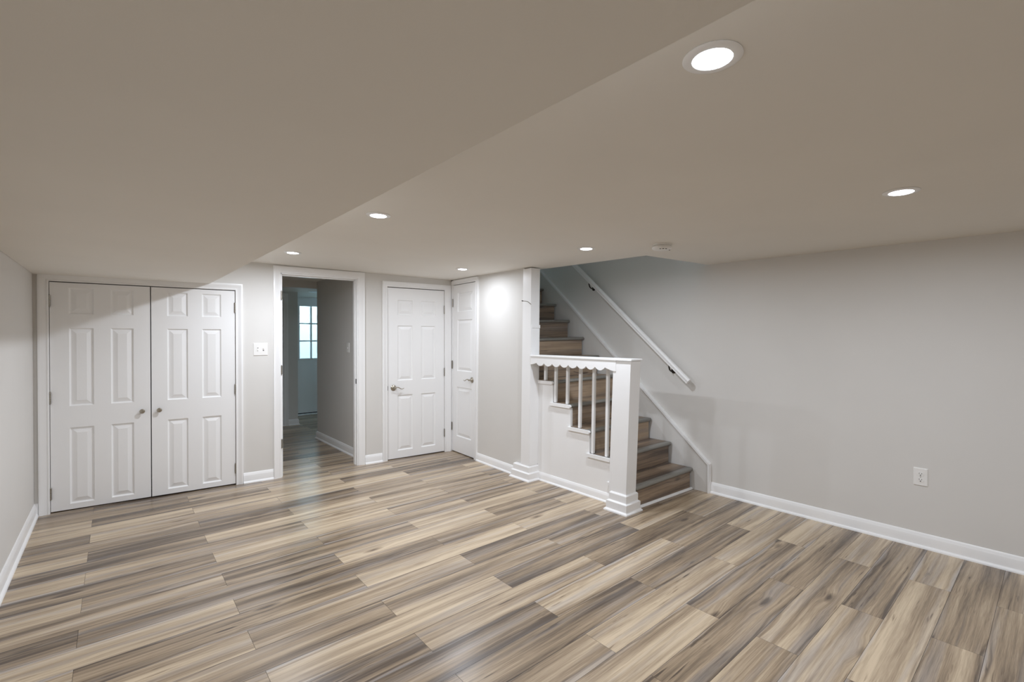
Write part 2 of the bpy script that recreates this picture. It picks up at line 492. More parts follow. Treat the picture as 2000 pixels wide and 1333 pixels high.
BASE = [(0,0),(0.027,0),(0.0265,0.008),(0.022,0.015),(0.015,0.018),(0.0135,0.019),(0.0135,0.072),(0.011,0.079),(0.0085,0.084),(0.007,0.093),(0.003,0.098),(0,0.098)]
def base_run(mb, p, q, nrm, m0=0.0, m1=0.0, h=1.0):
    """Baseboard with shoe moulding from p to q on a wall whose room-side normal is nrm; m0, m1 mitre the ends."""
    p, q, nrm = Vector((*p, 0)), Vector((*q, 0)), Vector((*nrm, 0)).normalized()
    d = (q - p).normalized()
    mb.sweep([[p + nrm*a + d*(a*m0) + Vector((0,0,z*h)) for a, z in BASE], [q + nrm*a - d*(a*m1) + Vector((0,0,z*h)) for a, z in BASE]])
    return mb

def bw(u, d=0.0):   # back-wall frame to plan
    c, s = math.cos(BW_ROT), math.sin(BW_ROT)
    return (BW_LOC[0] + u*c + d*s, BW_LOC[1] + u*s - d*c)
def sw(u, d=0.0):
    c, s = math.cos(SW_ROT), math.sin(SW_ROT)
    return (SW_LOC[0] + u*c + d*s, SW_LOC[1] + u*s - d*c)
BN = (math.sin(BW_ROT), -math.cos(BW_ROT))
SN = (math.sin(SW_ROT), -math.cos(SW_ROT))

def trim(name, mb, label, cat='trim', **kw):
    return tag(mb.build(name, 'trim', smooth=35, **kw), label, cat, 'structure')

BWK = dict(loc=BW_LOC, rotz=BW_ROT)
SWK = dict(loc=SW_LOC, rotz=SW_ROT)
def jamb(mb, x0, x1, zt, depth, t=0.0):
    return mb
closet_trim = trim('trim_1', casing(MB(), CL0, CL1, CLZ, 0.0645, 0.0605, 0.062), 'white moulded casing around the double closet doors, tucked under the soffit', **BWK)
mb = casing(MB(), DW0, DW1, DWZ, 0.068, 0.074, 0.068)
# jamb lining and stop
mb.box(DW0-0.004, DW0+0.012, 0.0, 0.13, 0.0, DWZ); mb.box(DW1-0.012, DW1+0.004, 0.0, 0.13, 0.0, DWZ); mb.box(DW0, DW1, 0.0, 0.13, DWZ-0.012, DWZ+0.004)
mb.box(DW0+0.012, DW0+0.023, 0.045, 0.085, 0.0, DWZ-0.012); mb.box(DW1-0.023, DW1-0.012, 0.045, 0.085, 0.0, DWZ-0.012)
mb.box(DW0+0.012, DW1-0.012, 0.045, 0.085, DWZ-0.023, DWZ-0.012)
doorway_trim = trim('trim_2', mb, 'white casing and jamb of the open doorway to the hall', **BWK)
door3_trim = trim('trim_3', casing(MB(), D30, D31, D3Z, 0.059, 0.082, 0.063), 'white casing around the wide panelled door in the corner', **BWK)
mb = casing(MB(), 0.0, SD1, SDZ, 0.02, 0.060, 0.052, sides=(0, 1))
mb.hexa([(-0.013, -0.004, 0), (0.0005, -0.004, 0), (0.0005, 0.03, 0), (-0.013, 0.03, 0), (-0.013 - LEAN*2.09, -0.004, 2.09), (0.0005, -0.004, 2.09), (0.0005, 0.03, 2.09), (-0.013 - LEAN*2.09, 0.03, 2.09)])
door4_trim = trim('trim_4', mb, 'white casing around the narrow panelled door beside the greige wall', shear=LEAN, **SWK)

bb = lambda name, mb, label: trim(name, mb, label, 'baseboard')
bb('baseboard_left', base_run(MB(), (XL, YF), (XL, 5.197), (1, 0), 0, 1), 'white baseboard along the greige wall under the soffit')
mb = MB(); base_run(mb, bw(0.0), bw(CL0-0.066), BN, 1, 0); base_run(mb, bw(CL1+0.061), bw(DW0-0.069), BN); base_run(mb, bw(DW1+0.075), bw(D30-0.060), BN)
bb('baseboard_back', mb, 'short white baseboard pieces between the door casings of the far wall')
bb('baseboard_side', base_run(MB(), sw(SD1+0.062), sw(1.275), SN, h=0.92), 'white baseboard between the narrow corner door and the tall post')
bb('baseboard_right', base_run(MB(), (XR, 2.045), (XR, YF), (-1, 0)), 'long white baseboard along the bare wall below the outlet')

# ------------------------------------------------------------------ doors
def panel_front(mb, w, h, panels, y=0.0, deep=0.0125, slope=0.042):
    """Front face of a moulded door with raised panels (x0,x1,z0,z1)."""
    X = sorted({0, w} | {p[0] for p in panels} | {p[1] for p in panels}); Z = sorted({0, h} | {p[2] for p in panels} | {p[3] for p in panels})
    for i in range(len(X)-1):
        for j in range(len(Z)-1):
            cx, cz = (X[i]+X[i+1])/2, (Z[j]+Z[j+1])/2
            if any(p[0] < cx < p[1] and p[2] < cz < p[3] for p in panels): continue
            mb.face(mb.pts([(X[i],y,Z[j]),(X[i+1],y,Z[j]),(X[i+1],y,Z[j+1]),(X[i],y,Z[j+1])]))
    for x0, x1, z0, z1 in panels:
        prev = None
        for ins, d in ((0,0),(0.004,deep*0.5),(0.009,deep),(0.013,deep),(slope,0.003),(slope+0.002,0.0022)):
            r = mb.pts([(x0+ins,y+d,z0+ins),(x1-ins,y+d,z0+ins),(x1-ins,y+d,z1-ins),(x0+ins,y+d,z1-ins)])
            if prev:
                for k in range(4): mb.face((prev[k], prev[(k+1)%4], r[(k+1)%4], r[k]))
            prev = r
        mb.face(prev)
    return mb
def leaf(w, h, panels, t=0.035, **kw):
    mb = panel_front(MB(), w, h, panels, 0.0, **kw)
    i = mb.pts([(0,0,0),(w,0,0),(w,0,h),(0,0,h),(0,t,0),(w,t,0),(w,t,h),(0,t,h)])
    for q in ((4,7,6,5),(0,4,5,1),(1,5,6,2),(2,6,7,3),(3,7,4,0)): mb.face([i[k] for k in q])
    return mb

def hinge_mb(x, z, h=0.092, side=1):
    mb = MB()
    for k in range(5):
        z0 = z - h/2 + k*h/5
        mb.lathe([(0.001, z0+0.0003), (0.0074, z0+0.0006), (0.0074, z0+h/5-0.0012), (0.001, z0+h/5-0.0009)], (x, -0.0070, 0), n=12)
    mb.lathe([(0.001, z+h/2), (0.0055, z+h/2+0.001), (0.003, z+h/2+0.005), (0.0005, z+h/2+0.006)], (x, -0.0070, 0), n=12)
    mb.lathe([(0.0005, z-h/2-0.006), (0.003, z-h/2-0.005), (0.0055, z-h/2-0.001), (0.001, z-h/2)], (x, -0.0070, 0), n=12)
    mb.box(x, x+0.006*side, -0.0022, -0.0004, z-h/2, z+h/2) if side > 0 else mb.box(x-0.006, x, -0.0022, -0.0004, z-h/2, z+h/2)
    return mb

def knob_mb():
    return MB().lathe([(0.0005, 0.0), (0.0085, -0.0005), (0.008, -0.004), (0.0052, -0.008), (0.0052, -0.016), (0.010, -0.0195), (0.0175, -0.0225), (0.0195, -0.0255), (0.0185, -0.029), (0.013, -0.0305), (0.0005, -0.031)], axis='y', n=28)

def lever(parent, x, z, sgn, shear=0.0):
    """Rose, neck and wavy lever; sgn is the side the lever points to."""
    r = MB().lathe([(0.0005, -0.0002), (0.033, -0.0002), (0.0335, -0.003), (0.031, -0.0065), (0.024, -0.010), (0.0165, -0.0125), (0.013, -0.017), (0.0115, -0.024), (0.0005, -0.0242)], (x + shear*z, 0, z), 'y', 32)
    h = r.build('door_handle', 'nickel', parent, smooth=40)
    P, R = [], []
    for k in range(17):
        t = k/16
        P.append((x + shear*z + sgn*(-0.004 + 0.112*t), -0.046 - 0.006*math.sin(math.pi*t), z + 0.011*math.sin(2*math.pi*(t*0.93+0.02)) - 0.002))
        R.append((0.0085 - 0.004*t, 0.0068 - 0.0035*t))
    mb = MB().tube(P, R, 12)
    mb.lathe([(0.009, -0.024), (0.009, -0.040), (0.0105, -0.046), (0.009, -0.051), (0.0005, -0.053)], (x + shear*z, 0, z), 'y', 20)
    mb.build('lever', 'nickel', h, smooth=50)
    return h

def door(name, frame, x0, w, h, z0, panels, label, hinges, hx, hside, latch=None, shear=0.0, recess=0.004):
    loc, rot = frame
    c, s = math.cos(rot), math.sin(rot)
    t = thing(name, label, 'door', (loc[0] + x0*c - recess*s, loc[1] + x0*s + recess*c, 0), rot, 'structure')
    mb = leaf(w, h, panels)
    mb.v = [(x, y, z + z0) for x, y, z in mb.v]
    mb.build('door_leaf', 'door', t, shear=shear)
    for z in hinges:
        hb = hinge_mb(hx, z, side=hside); hb.v = [(x + shear*z, y, zz) for x, y, zz in hb.v]
        hb.build('hinge', 'hinge', t, smooth=40)
    return t
BWF, SWF = (BW_LOC, BW_ROT), (SW_LOC, SW_ROT)
g = 0.0035
lw = 0.6305
rows = [(0.055, 0.672), (0.846, 1.478), (1.591, 1.802)]
pan = [(a, b2, r0 - 0.011, r1 - 0.011) for a, b2 in ((0.112, 0.262), (0.369, 0.518)) for r0, r1 in rows]
d1 = door('door_1', BWF, CL0 + g, lw, 1.831, 0.011, pan, 'white six-panel closet door beside the greige wall, hinged at the corner', (1.692, 0.92, 0.156), -0.001, -1)
d2 = door('door_2', BWF, CL1 - g - lw, lw, 1.831, 0.011, pan, 'white six-panel closet door beside the light switch plate', (1.685, 0.912, 0.159), lw + 0.001, 1)
for d_ in (d1, d2): d_['group'] = 'double closet doors'
for d, x in ((d1, 0.668 - CL0 - g), (d2, 0.786 - (CL1 - g - lw))):
    kb = knob_mb(); kb.v = [(px + x, py, pz + 0.765) for px, py, pz in kb.v]
    kb.build('door_knob', 'nickel', d, smooth=40)
w3 = D31 - D30 - 0.007 - g
rows = [(0.097, 0.736), (0.905, 1.538), (1.662, 1.834)]
pan = [(a, b2, r0 - 0.010, r1 - 0.010) for a, b2 in ((0.117, 0.304), (0.407, 0.596)) for r0, r1 in rows]
d3 = door('door_3', BWF, D30 + 0.007, w3, 1.961, 0.010, pan, 'wide white six-panel door with curved lever handle in the far corner', (1.74, 0.98, 0.235), w3 + 0.001, 1)
lever(d3, 2.926 - D30 - 0.007, 0.824, 1)
MB().box(-0.006, 0.002, -0.0022, -0.0002, 0.797, 0.848).build('latch_plate', 'bronze', d3)
pan = [(0.103, 0.432, r0 - 0.010, r1 - 0.010) for r0, r1 in ((0.203, 0.804), (0.998, 1.616), (1.712, 1.940))]
d4 = door('door_4', SWF, 0.003, SD1 - 0.006, 2.027, 0.010, pan, 'narrow white three-panel door set at right angles in the corner', (1.825, 1.068, 0.311), -0.004, 1, shear=LEAN)
lever(d4, 0.440, 0.908, -1, LEAN)
MB().box(SD1 - 0.017, SD1 - 0.012, -0.0022, -0.0002, 0.882, 0.934).build('latch_plate', 'bronze', d4, shear=LEAN)
# hinge leaves left on the jamb of the open doorway, and its strike plate
for z in (1.822, 1.077, 0.340):
    hinge_mb(DW0 + 0.0065, z, 0.085, 1).build('hinge', 'hinge', doorway_trim, smooth=40)
MB().box(DW1 - 0.0135, DW1 - 0.0115, 0.012, 0.04, 0.893, 0.947).build('strike_plate', 'bronze', doorway_trim)

# ------------------------------------------------------------------ hall beyond the doorway
def hall():
    mb = MB().box(HALL_X, HALL_X+0.1, 5.10, 6.71, 0, 2.4)
    o = mb.build('wall_hall_right', 'wall'); tag(o, 'shaded greige hall wall with the single switch beyond the doorway', 'wall', 'structure')
    o = MB().box(HALL_X+0.1, 4.2, 6.61, 6.71, 0, 2.4).build('wall_hall_return', 'wall'); tag(o, 'hall wall turning the corner behind the shaded wall', 'wall', 'structure')
    mb = MB(); holed(mb, (-9.0, -6.71), (0, 2.4), [(-8.35, -7.95, 1.3, 1.9)], -4.2, -4.1)  # hidden opening added so blue sky light brightens the entry
    mb.v = [(-y, -x, z) for x, y, z in mb.v]
    o = mb.build('wall_hall_end', 'wall'); tag(o, 'unseen end wall of the far hall with an opening added for sky light', 'wall', 'structure')
    o = MB().box(0.5, 0.6, 5.15, 8.05, 0, 2.4).build('wall_hall_left', 'wall'); tag(o, 'hall wall hidden behind the doorway casing', 'wall', 'structure')
    o = MB().box(0.6, 2.235, 7.95, 9.0, 0, 2.4).build('wall_hall_corner', 'wall'); tag(o, 'grey corner wall at the end of the hall before the glazed door', 'wall', 'structure')
    mb = MB(); holed(mb, (2.235, 4.1), (0, 2.4), [(2.3785, 3.3055, 0, 2.118)], 8.92, 9.02)
    o = mb.build('wall_hall_far', 'wall'); tag(o, 'far hall wall around the glazed outside door', 'wall', 'structure')
    o = MB().box(0.5, HALL_X+0.05, 5.10, 6.72, 2.175, 2.4).build('ceiling_hall', 'ceiling'); tag(o, 'shaded ceiling just inside the doorway', 'ceiling', 'structure')
    o = MB().box(0.5, 4.2, 6.71, 6.85, 2.079, 2.4).build('ceiling_beam', 'wall'); tag(o, 'dark dropped header crossing the hall', 'header', 'structure')
    o = MB().box(0.5, 4.2, 6.85, 9.0, 2.13, 2.4).build('ceiling_entry', 'ceiling'); tag(o, 'bluish ceiling before the glazed outside door', 'ceiling', 'structure')
    mb = base_run(MB(), (HALL_X, 5.13), (HALL_X, 6.71), (-1, 0), 0, -1); base_run(mb, (HALL_X, 6.71), (4.1, 6.71), (0, 1), -1, 0)
    bb('baseboard_hall', mb, 'white baseboard along the shaded hall wall beyond the doorway')
    mb = base_run(MB(), (2.092, 7.95), (2.235, 7.95), (0, -1), 0, -1); base_run(mb, (2.235, 7.95), (2.235, 8.9), (1, 0), -1, 0)
    bb('baseboard_hall_corner', mb, 'short white baseboard on the grey corner before the glazed door')
    mb = casing(MB(), 1.2, 2.02, 2.03, 0.07, 0.070, 0.07)
    o = trim('trim_5', mb, 'pale casing strip at the edge of the grey hall corner'); o.location = (0, 7.95, 0)
    mb = leaf(0.81, 2.02, [])
    t = thing('door_7', 'closed flush door behind the pale casing in the hall', 'door', (1.205, 7.925, 0), 0, 'structure')
    mb.v = [(x, y + 0.004, z + 0.004) for x, y, z in mb.v]; mb.build('door_leaf', 'door', t)
hall()

def glazed_door():
    x0, w, y = 2.380, 0.924, 8.93
    t = thing('door_5', 'outside door with nine bright window panes at the end of the hall', 'door', (x0, y, 0), 0, 'structure')
    gx0, gx1, gz0, gz1 = 2.542 - x0, 3.142 - x0, 1.022, 1.973
    pans = [(2.530 - x0, 2.728 - x0, 0.27, 0.78), (2.915 - x0 + 0.04, 3.135 - x0, 0.27, 0.78)]
    mb = MB()
    X = [0, gx0, gx1, w]; h = 2.116; z0 = 0.03
    panel_front(mb, w, gz0, pans, 0.0, deep=0.016)
    mb.v = [(a, b2, max(c, z0)) for a, b2, c in mb.v]
    mb.box(0, w, 0.0005, 0.04, z0, gz0 - 0.0)
    mb.box(0, gx0, 0, 0.04, gz0, gz1); mb.box(gx1, w, 0, 0.04, gz0, gz1); mb.box(0, w, 0, 0.04, gz1, h)
    mb.build('door_leaf', 'door', t)
    fr = MB()
    for a, b2, c, d in ((gx0-0.02, gx1+0.02, gz0-0.03, gz0), (gx0-0.02, gx1+0.02, gz1, gz1+0.03), (gx0-0.02, gx0, gz0, gz1), (gx1, gx1+0.02, gz0, gz1)):
        fr.box(a, b2, -0.012, 0.0, c, d)
    fr.build('window_frame', 'door', t, bevel=0.003)
    mu = MB()
    for k in (1, 2):
        xx = gx0 + (gx1-gx0)*k/3; mu.box(xx-0.012, xx+0.012, -0.012, 0.03, gz0, gz1)
        zz = gz0 + (gz1-gz0)*k/3
        for i in range(3):
            a = gx0 + (gx1-gx0)*i/3 + (0.012 if i else 0); b2 = gx0 + (gx1-gx0)*(i+1)/3 - (0.012 if i < 2 else 0)
            mu.box(a, b2, -0.012, 0.03, zz-0.012, zz+0.012)
    mu.build('muntins', 'door', t)
    MB().box(gx0, gx1, 0.015, 0.019, gz0, gz1).build('window_glass', 'glass', t)
    MB().box(0, w, 0.004, 0.036, 0.006, 0.03).build('door_sweep', 'rubber', t)
    mb = MB().box(x0-0.06, x0+w+0.06, 8.80, 8.91, 0, 0.018)
    tag(mb.build('trim_6', 'trim', bevel=0.004), 'pale threshold strip under the glazed outside door', 'threshold', 'structure')
    mb = casing(MB(), x0-0.004, x0+w+0.004, 2.10, 0.06, 0.06, 0.028)
    o = trim('trim_7', mb, 'casing around the glazed outside door'); o.location = (0, 8.92, 0)
glazed_door()

def areaway():
    yb = 10.34
    o = MB().box(1.4, 4.4, 9.02, 10.6, -0.2, 0.0).build('floor_areaway', 'concrete'); tag(o, 'pale concrete landing outside the glazed door', 'floor', 'structure')
    mb = MB(); mb.box(1.9, 2.0, 9.02, 10.45, 0, 2.5); mb.box(3.8, 3.9, 9.02, 10.45, 0, 2.5)
    o = mb.build('wall_areaway_side', 'trim'); tag(o, 'white side walls of the outside landing', 'wall', 'structure')
    mb = MB(); holed(mb, (2.0, 3.8), (0, 2.5), [(2.535, 3.312, 0, 2.05)], yb + 0.0, yb + 0.1)
    o = mb.build('wall_areaway_far', 'trim'); tag(o, 'white wall seen through the door panes', 'wall', 'structure')
    t = thing('door_6', 'white fanlight door seen through the panes of the glazed door', 'door', (2.54, yb + 0.01, 0), 0, 'structure')
    cx, cz, r, w, h = 0.387, 1.66, 0.222, 0.765, 2.04
    mb = MB()
    n = 24
    arc = [(cx + r*math.cos(math.pi*k/n), cz + r*math.sin(math.pi*k/n)) for k in range(n+1)]
    for y, flip in ((0.0, 0), (0.04, 1)):
        a = mb.pts([(0,y,0),(w,y,0),(w,y,cz),(0,y,cz)]); mb.face(a)
        top = mb.pts([(x, y, z) for x, z in arc]); out = mb.pts([(min(w, max(0, cx + (x-cx)*4)), y, h) for x, z in arc])
        c0 = mb.pts([(w, y, cz), (0, y, cz)])
        for k in range(n): mb.face((top[k], top[k+1], out[k+1], out[k]))
        mb.face((c0[0], top[0], out[0])); mb.face((c0[1], out[-1], top[-1]))
    a0 = mb.pts([(x, 0, z) for x, z in arc]); a1 = mb.pts([(x, 0.04, z) for x, z in arc])
    for k in range(n): mb.face((a0[k], a0[k+1], a1[k+1], a1[k]))
    mb.face((a0[0], a1[0], a1[-1], a0[-1]))
    mb.build('door_leaf', 'door', t)
    MB().sweep([[(x, 0.018, z) for x, z in arc], [(x, 0.022, z) for x, z in arc]]).build('fanlight_glass', 'glass', t)
    mu = MB()
    for ang in (36, 72, 108, 144):
        a = math.radians(ang); p = Vector((cx, 0.01, cz)); q = Vector((cx + r*math.cos(a), 0.01, cz + r*math.sin(a)))
        mu.tube([p, q], 0.004, 8)
    mu.build('fanlight_bars', 'door', t)
    for z in (1.826, 1.158, 0.3):
        hb = hinge_mb(w + 0.002, z, 0.1, 1); hb.build('hinge', 'hinge', t, smooth=40)
areaway()

# ------------------------------------------------------------------ stairs
def nose(k, x):
    yl, yr = 2.002 + 0.2267*k, 1.975 + 0.2185*k
    zr = 0.2009*k; zl = zr - 0.02
    t = (x - 3.165)/0.875
    return yl + (yr-yl)*t, zl + (zr-zl)*t
XS0, XS1 = 3.190, 4.048
stair = thing('staircase', 'wood-look staircase climbing between the white railing and the bare wall', 'staircase', (3.62, 2.25, 0))
def at_stair(mb): 
    mb.v = [(x - 3.62, y - 2.25, z) for x, y, z in mb.v]; return mb
NSTEP = 13
rs = random.Random(5)
for k in range(1, NSTEP + 1):
    # tread board
    c = (min(1, max(0, rs.gauss(0.5, 0.2))), rs.random(), rs.random())
    mb = MB()
    def P(x, dy, dz):
        y, z = nose(k, x); return (x, y + dy, z + dz)
    back = 0.2455
    xa = XS0 if 1 < k < 6 else (3.214 if k < 11 else 3.276)
    xm = max(xa + 0.001, 3.2145)
    run = lambda x: nose(k + 1, x)[0] - nose(k, x)[0] + 0.0235
    top = [P(xa, 0.05, 0), P(XS1, 0.05, 0), P(XS1, run(XS1), 0), P(xm, run(xm), 0), P(xm, 0.2385, 0), P(xa, 0.2385, 0)]
    i = mb.pts(top + [(x, y, z - 0.028) for x, y, z in top])
    uvq = [(0, 0), (0.86, 0), (0.86, 0.19), (0.02, 0.19), (0.02, 0.18), (0, 0.18)]
    mb.face(i[:6], uvq, c); mb.face(i[11:5:-1], uvq[::-1], c)
    for j in range(6): mb.face([i[j], i[6 + j], i[6 + (j+1) % 6], i[(j+1) % 6]], [(0,0),(0,0.02),(0.86,0.02),(0.86,0)], c)
    tr = at_stair(mb).build('tread', 'stair', stair)
    # bullnose
    mb = MB()
    prof = [(0.05, 0.0005), (0.016, 0.0005)] + [(0.016 - 0.016*math.sin(a), -0.0155 + 0.016*math.cos(a)) for a in [math.pi*j/10 for j in range(1, 10)]] + [(0.016, -0.0315), (0.05, -0.0315)]
    n = len(prof)
    A = mb.pts([P(xa, a, b2) for a, b2 in prof]); B = mb.pts([P(XS1, a, b2) for a, b2 in prof])
    c2 = (0.5 + 0.25*(rs.random()-0.5), rs.random(), rs.random())
    for j in range(n):
        v0, v1 = j*0.006, (j+1)*0.006
        mb.face((A[j], B[j], B[(j+1)%n], A[(j+1)%n]), [(0, v0), (0.86, v0), (0.86, v1), (0, v1)], c2)
    mb.face(A[::-1], [(0, 0)]*n, c2); mb.face(B, [(0, 0)]*n, c2)
    no = at_stair(mb).build('nosing', 'nosing', tr, smooth=40)
    # white return at the open end
    if k <= 5:
        end = 0.262 if k < 5 else 0.20
        pr = [(end, -0.003), (0.016, -0.003)] + [(0.016 - 0.016*math.sin(a), -0.018 + 0.015*math.cos(a)) for a in [math.pi*j/8 for j in range(1, 8)]] + [(0.016, -0.033), (end, -0.033)]
        if k == 1: pr = [(end, -0.003), (0.185, -0.003), (0.185, -0.033), (end, -0.033)]
        mb = MB().sweep([[P(3.164, a, b2) for a, b2 in pr], [P(3.1855, a, b2) for a, b2 in pr]])
        o = at_stair(mb).build('tread_return', 'trim', tr, smooth=40); o['label'] = 'white painted end cap of the tread'
    # riser
    c = (min(1, max(0, rs.gauss(0.55, 0.22))), rs.random(), rs.random())
    mb = MB()
    def R(x, dy, top_):
        y, z = nose(k, x); y0, z0 = nose(k - 1, x)
        return (x, y + dy, z - 0.0285) if top_ else (x, y + dy, max(0.0, z0) if k > 1 else 0.0)
    x0 = 3.252 if k == 1 else (3.2145 if k < 11 else 3.278); x1 = XS1 - 0.012
    q = [R(x0, 0.024, 0), R(x1, 0.024, 0), R(x1, 0.024, 1), R(x0, 0.024, 1)]
    i = mb.pts(q + [(x, y + 0.014, z) for x, y, z in q])
    uvq = [(0, 0), (0.83, 0), (0.83, 0.17), (0, 0.17)]
    mb.face(i[:4], uvq, c); mb.face(i[7:3:-1], uvq, c)
    for qd in ((0,4,5,1),(1,5,6,2),(2,6,7,3),(3,7,4,0)): mb.face([i[j] for j in qd], [(0,0),(0,0.01),(0.8,0.01),(0.8,0)], c)
    at_stair(mb).build('riser', 'stair', stair)
# landing
y, z = nose(NSTEP + 1, 3.6)
mb = MB().box(3.27, XS1, y + 0.0, 6.6, z - 0.05, z)
mb.box(3.27, XS1, y + 0.02, y + 0.04, z - 0.3, z - 0.05)
tag(mb.build('floor_landing', 'stair'), 'landing floor at the head of the stairs', 'floor', 'structure')

# stepped knee wall under the open tread ends
def kneewall():
    pl = [(2.385, 0.0), (3.361, 0.0)]
    ytop = 3.342
    steps = []
    for k in (5, 4, 3, 2, 1):
        yn, zn = nose(k, 3.19)
        zt = zn - 0.034
        steps.append((yn + 0.014, zt))
    pl.append((ytop, steps[0][1]))
    for j, (yn, zt) in enumerate(steps):
        pl.append((yn if j < 4 else 2.385, zt))
        if j < 4: pl.append((yn, steps[j+1][1]))
    mb = MB().sweep([[(3.186, y, z) for y, z in pl], [(3.2135, y, z) for y, z in pl]])
    return mb
o = kneewall().build('wall_stair', 'trim')
tag(o, 'white stepped panel closing the side of the stairs under the railing', 'wall', 'structure')
bb('baseboard_stair', base_run(MB(), (3.186, 3.345), (3.186, 2.378), (-1, 0), h=0.80), 'white baseboard below the stepped stair panel')

# skirt board on the bare wall
def skirt_z(y): return 0.269 + 0.9062*(y - 2.05)
pl = [(2.062, 0.0), (2.050, 0.255), (5.3, skirt_z(5.3) - 0.014), (5.3, 0.0)]
mb = MB().sweep([[(4.066, y, z) for y, z in pl], [(XR, y, z) for y, z in pl]])
o = mb.build('trim_8', 'wall'); tag(o, 'sloped greige skirt board beside the stair treads on the bare wall', 'trim', 'structure')
n2 = Vector((0, -0.9062, 1)).normalized()*0.014
loops = [[(4.058, 2.047, 0.098), (XR, 2.047, 0.098), (XR, 2.060, 0.098), (4.058, 2.060, 0.098)]]
mb = MB()
yA, zA, yB, zB = 2.043, 0.262, 5.3, skirt_z(5.3)
mb.sweep([[(4.050, yA, 0.0), (XR, yA, 0.0), (XR, yA + 0.014, 0.0), (4.050, yA + 0.014, 0.0)],
          [(4.050, yA, zA), (XR, yA, zA), (XR, yA + 0.014, zA - 0.010), (4.050, yA + 0.014, zA - 0.010)],
          [(4.050, yB, zB), (XR, yB, zB), (XR, yB, zB - 0.024), (4.050, yB, zB - 0.024)]])
mb.build('skirt_cap', 'trim', o)['label'] = 'white cap strip edging the skirt board'
mb = MB()
sh = [(0.0, 0.0), (-0.016, 0.0), (-0.015, 0.008), (-0.010, 0.014), (-0.0, 0.017)]
ya, yb_ = nose(1, 3.26)[0] + 0.0235, nose(1, 4.055)[0] + 0.0235
mb.sweep([[(3.255, nose(1, 3.255)[0] + 0.0235 + a, z) for a, z in sh], [(4.06, yb_ + a, z) for a, z in sh]])
trim('trim_9', mb, 'white shoe strip at the foot of the lowest riser', smooth=None) if False else tag(mb.build('trim_9', 'trim', smooth=35), 'white shoe strip at the foot of the lowest riser', 'trim', 'structure')

# ------------------------------------------------------------------ post, railing
def base_moulding(mb, x0, x1, y0, y1, lean=0.0, h=1.0, open_x1=False, open_y1=False, open_y0=False):
    prof = [(0.0, 0.153), (0.0045, 0.1525), (0.013, 0.143), (0.0135, 0.138), (0.0135, 0.089), (0.016, 0.087), (0.028, 0.079), (0.0285, 0.074), (0.0285, 0.021), (0.032, 0.0195), (0.042, 0.010), (0.0435, 0.002), (0.0435, 0.0)]
    loops = []
    for o_, z in prof:
        z *= h
        a_, b_, c_ = (0 if open_x1 else o_), (0 if open_y0 else o_), (0 if open_y1 else o_)
        loops.append([(x0-o_, y0-b_-lean*z, z), (x1+a_, y0-b_-lean*z, z), (x1+a_, y1+c_-lean*z, z), (x0-o_, y1+c_-lean*z, z)])
    return mb.sweep(loops)

# tall post at the end of the side wall
PX0, PX1, PY0, PY1, PL = 3.068, 3.184, 3.362, 3.482, 0.019
zc = ceil_z(3.12, 3.4) - 0.012
post = thing('square_post', 'tall white square post from floor to ceiling at the head of the railing', 'post', (3.126, 3.42, 0))
def lean_box(x0, x1, y0, y1, z0, z1, L):
    return [(x0, y0-L*z0, z0), (x1, y0-L*z0, z0), (x1, y1-L*z0, z0), (x0, y1-L*z0, z0), (x0, y0-L*z1, z1), (x1, y0-L*z1, z1), (x1, y1-L*z1, z1), (x0, y1-L*z1, z1)]
def rel(mb, o):
    x0, y0, z0 = o.location; mb.v = [(x-x0, y-y0, z-z0) for x, y, z in mb.v]; return mb
rel(MB().hexa(lean_box(PX0, PX1, PY0, PY1, 0, zc, PL)), post).build('shaft', 'trim', post, bevel=0.002)
mb = base_moulding(MB(), PX0, PX1, PY0, PY1, PL, 0.93, open_y1=True); base_moulding(mb, PX0, 3.0945, PY1 - 0.0005, 3.568, PL, 0.93, open_x1=True, open_y0=True)
rel(mb, post).build('base_moulding', 'trim', post)
rel(MB().hexa(lean_box(PX0 + 0.018, PX1 + 0.004, PY0 - 0.009, PY0 + 0.0, 1.492, 1.524, PL)), post).build('ledge', 'trim', post, bevel=0.001)
rel(MB().hexa(lean_box(PX0 + 0.002, PX1 + 0.0015, PY0 - 0.004, PY0, 0.15, 1.490, PL)), post).build('facing_board', 'trim', post, bevel=0.001)
# stub of cable on the post
mb = MB()
ca = Vector((PX0 + 0.003, PY0 - PL*1.78 - 0.001, 1.722))
pth = [ca + Vector((-0.002, 0.001, 0)), ca + Vector((-0.020, 0.004, 0.012)), ca + Vector((-0.040, 0.010, 0.026)), ca + Vector((-0.062, 0.020, 0.030)), ca + Vector((-0.083, 0.030, 0.031))]
cb = thing('cable_stub', 'thin white wire with dark tip sticking out of the tall post', 'wire', tuple(ca))
rel(mb.tube(pth, 0.0032, 10), cb).build('wire', 'hinge', cb, smooth=60)
rel(MB().tube([pth[-1] + Vector((0.004, -0.002, 0)), pth[-1] + Vector((-0.010, 0.006, 0.001))], 0.0045, 10), cb).build('tip', 'bronze', cb, smooth=60)

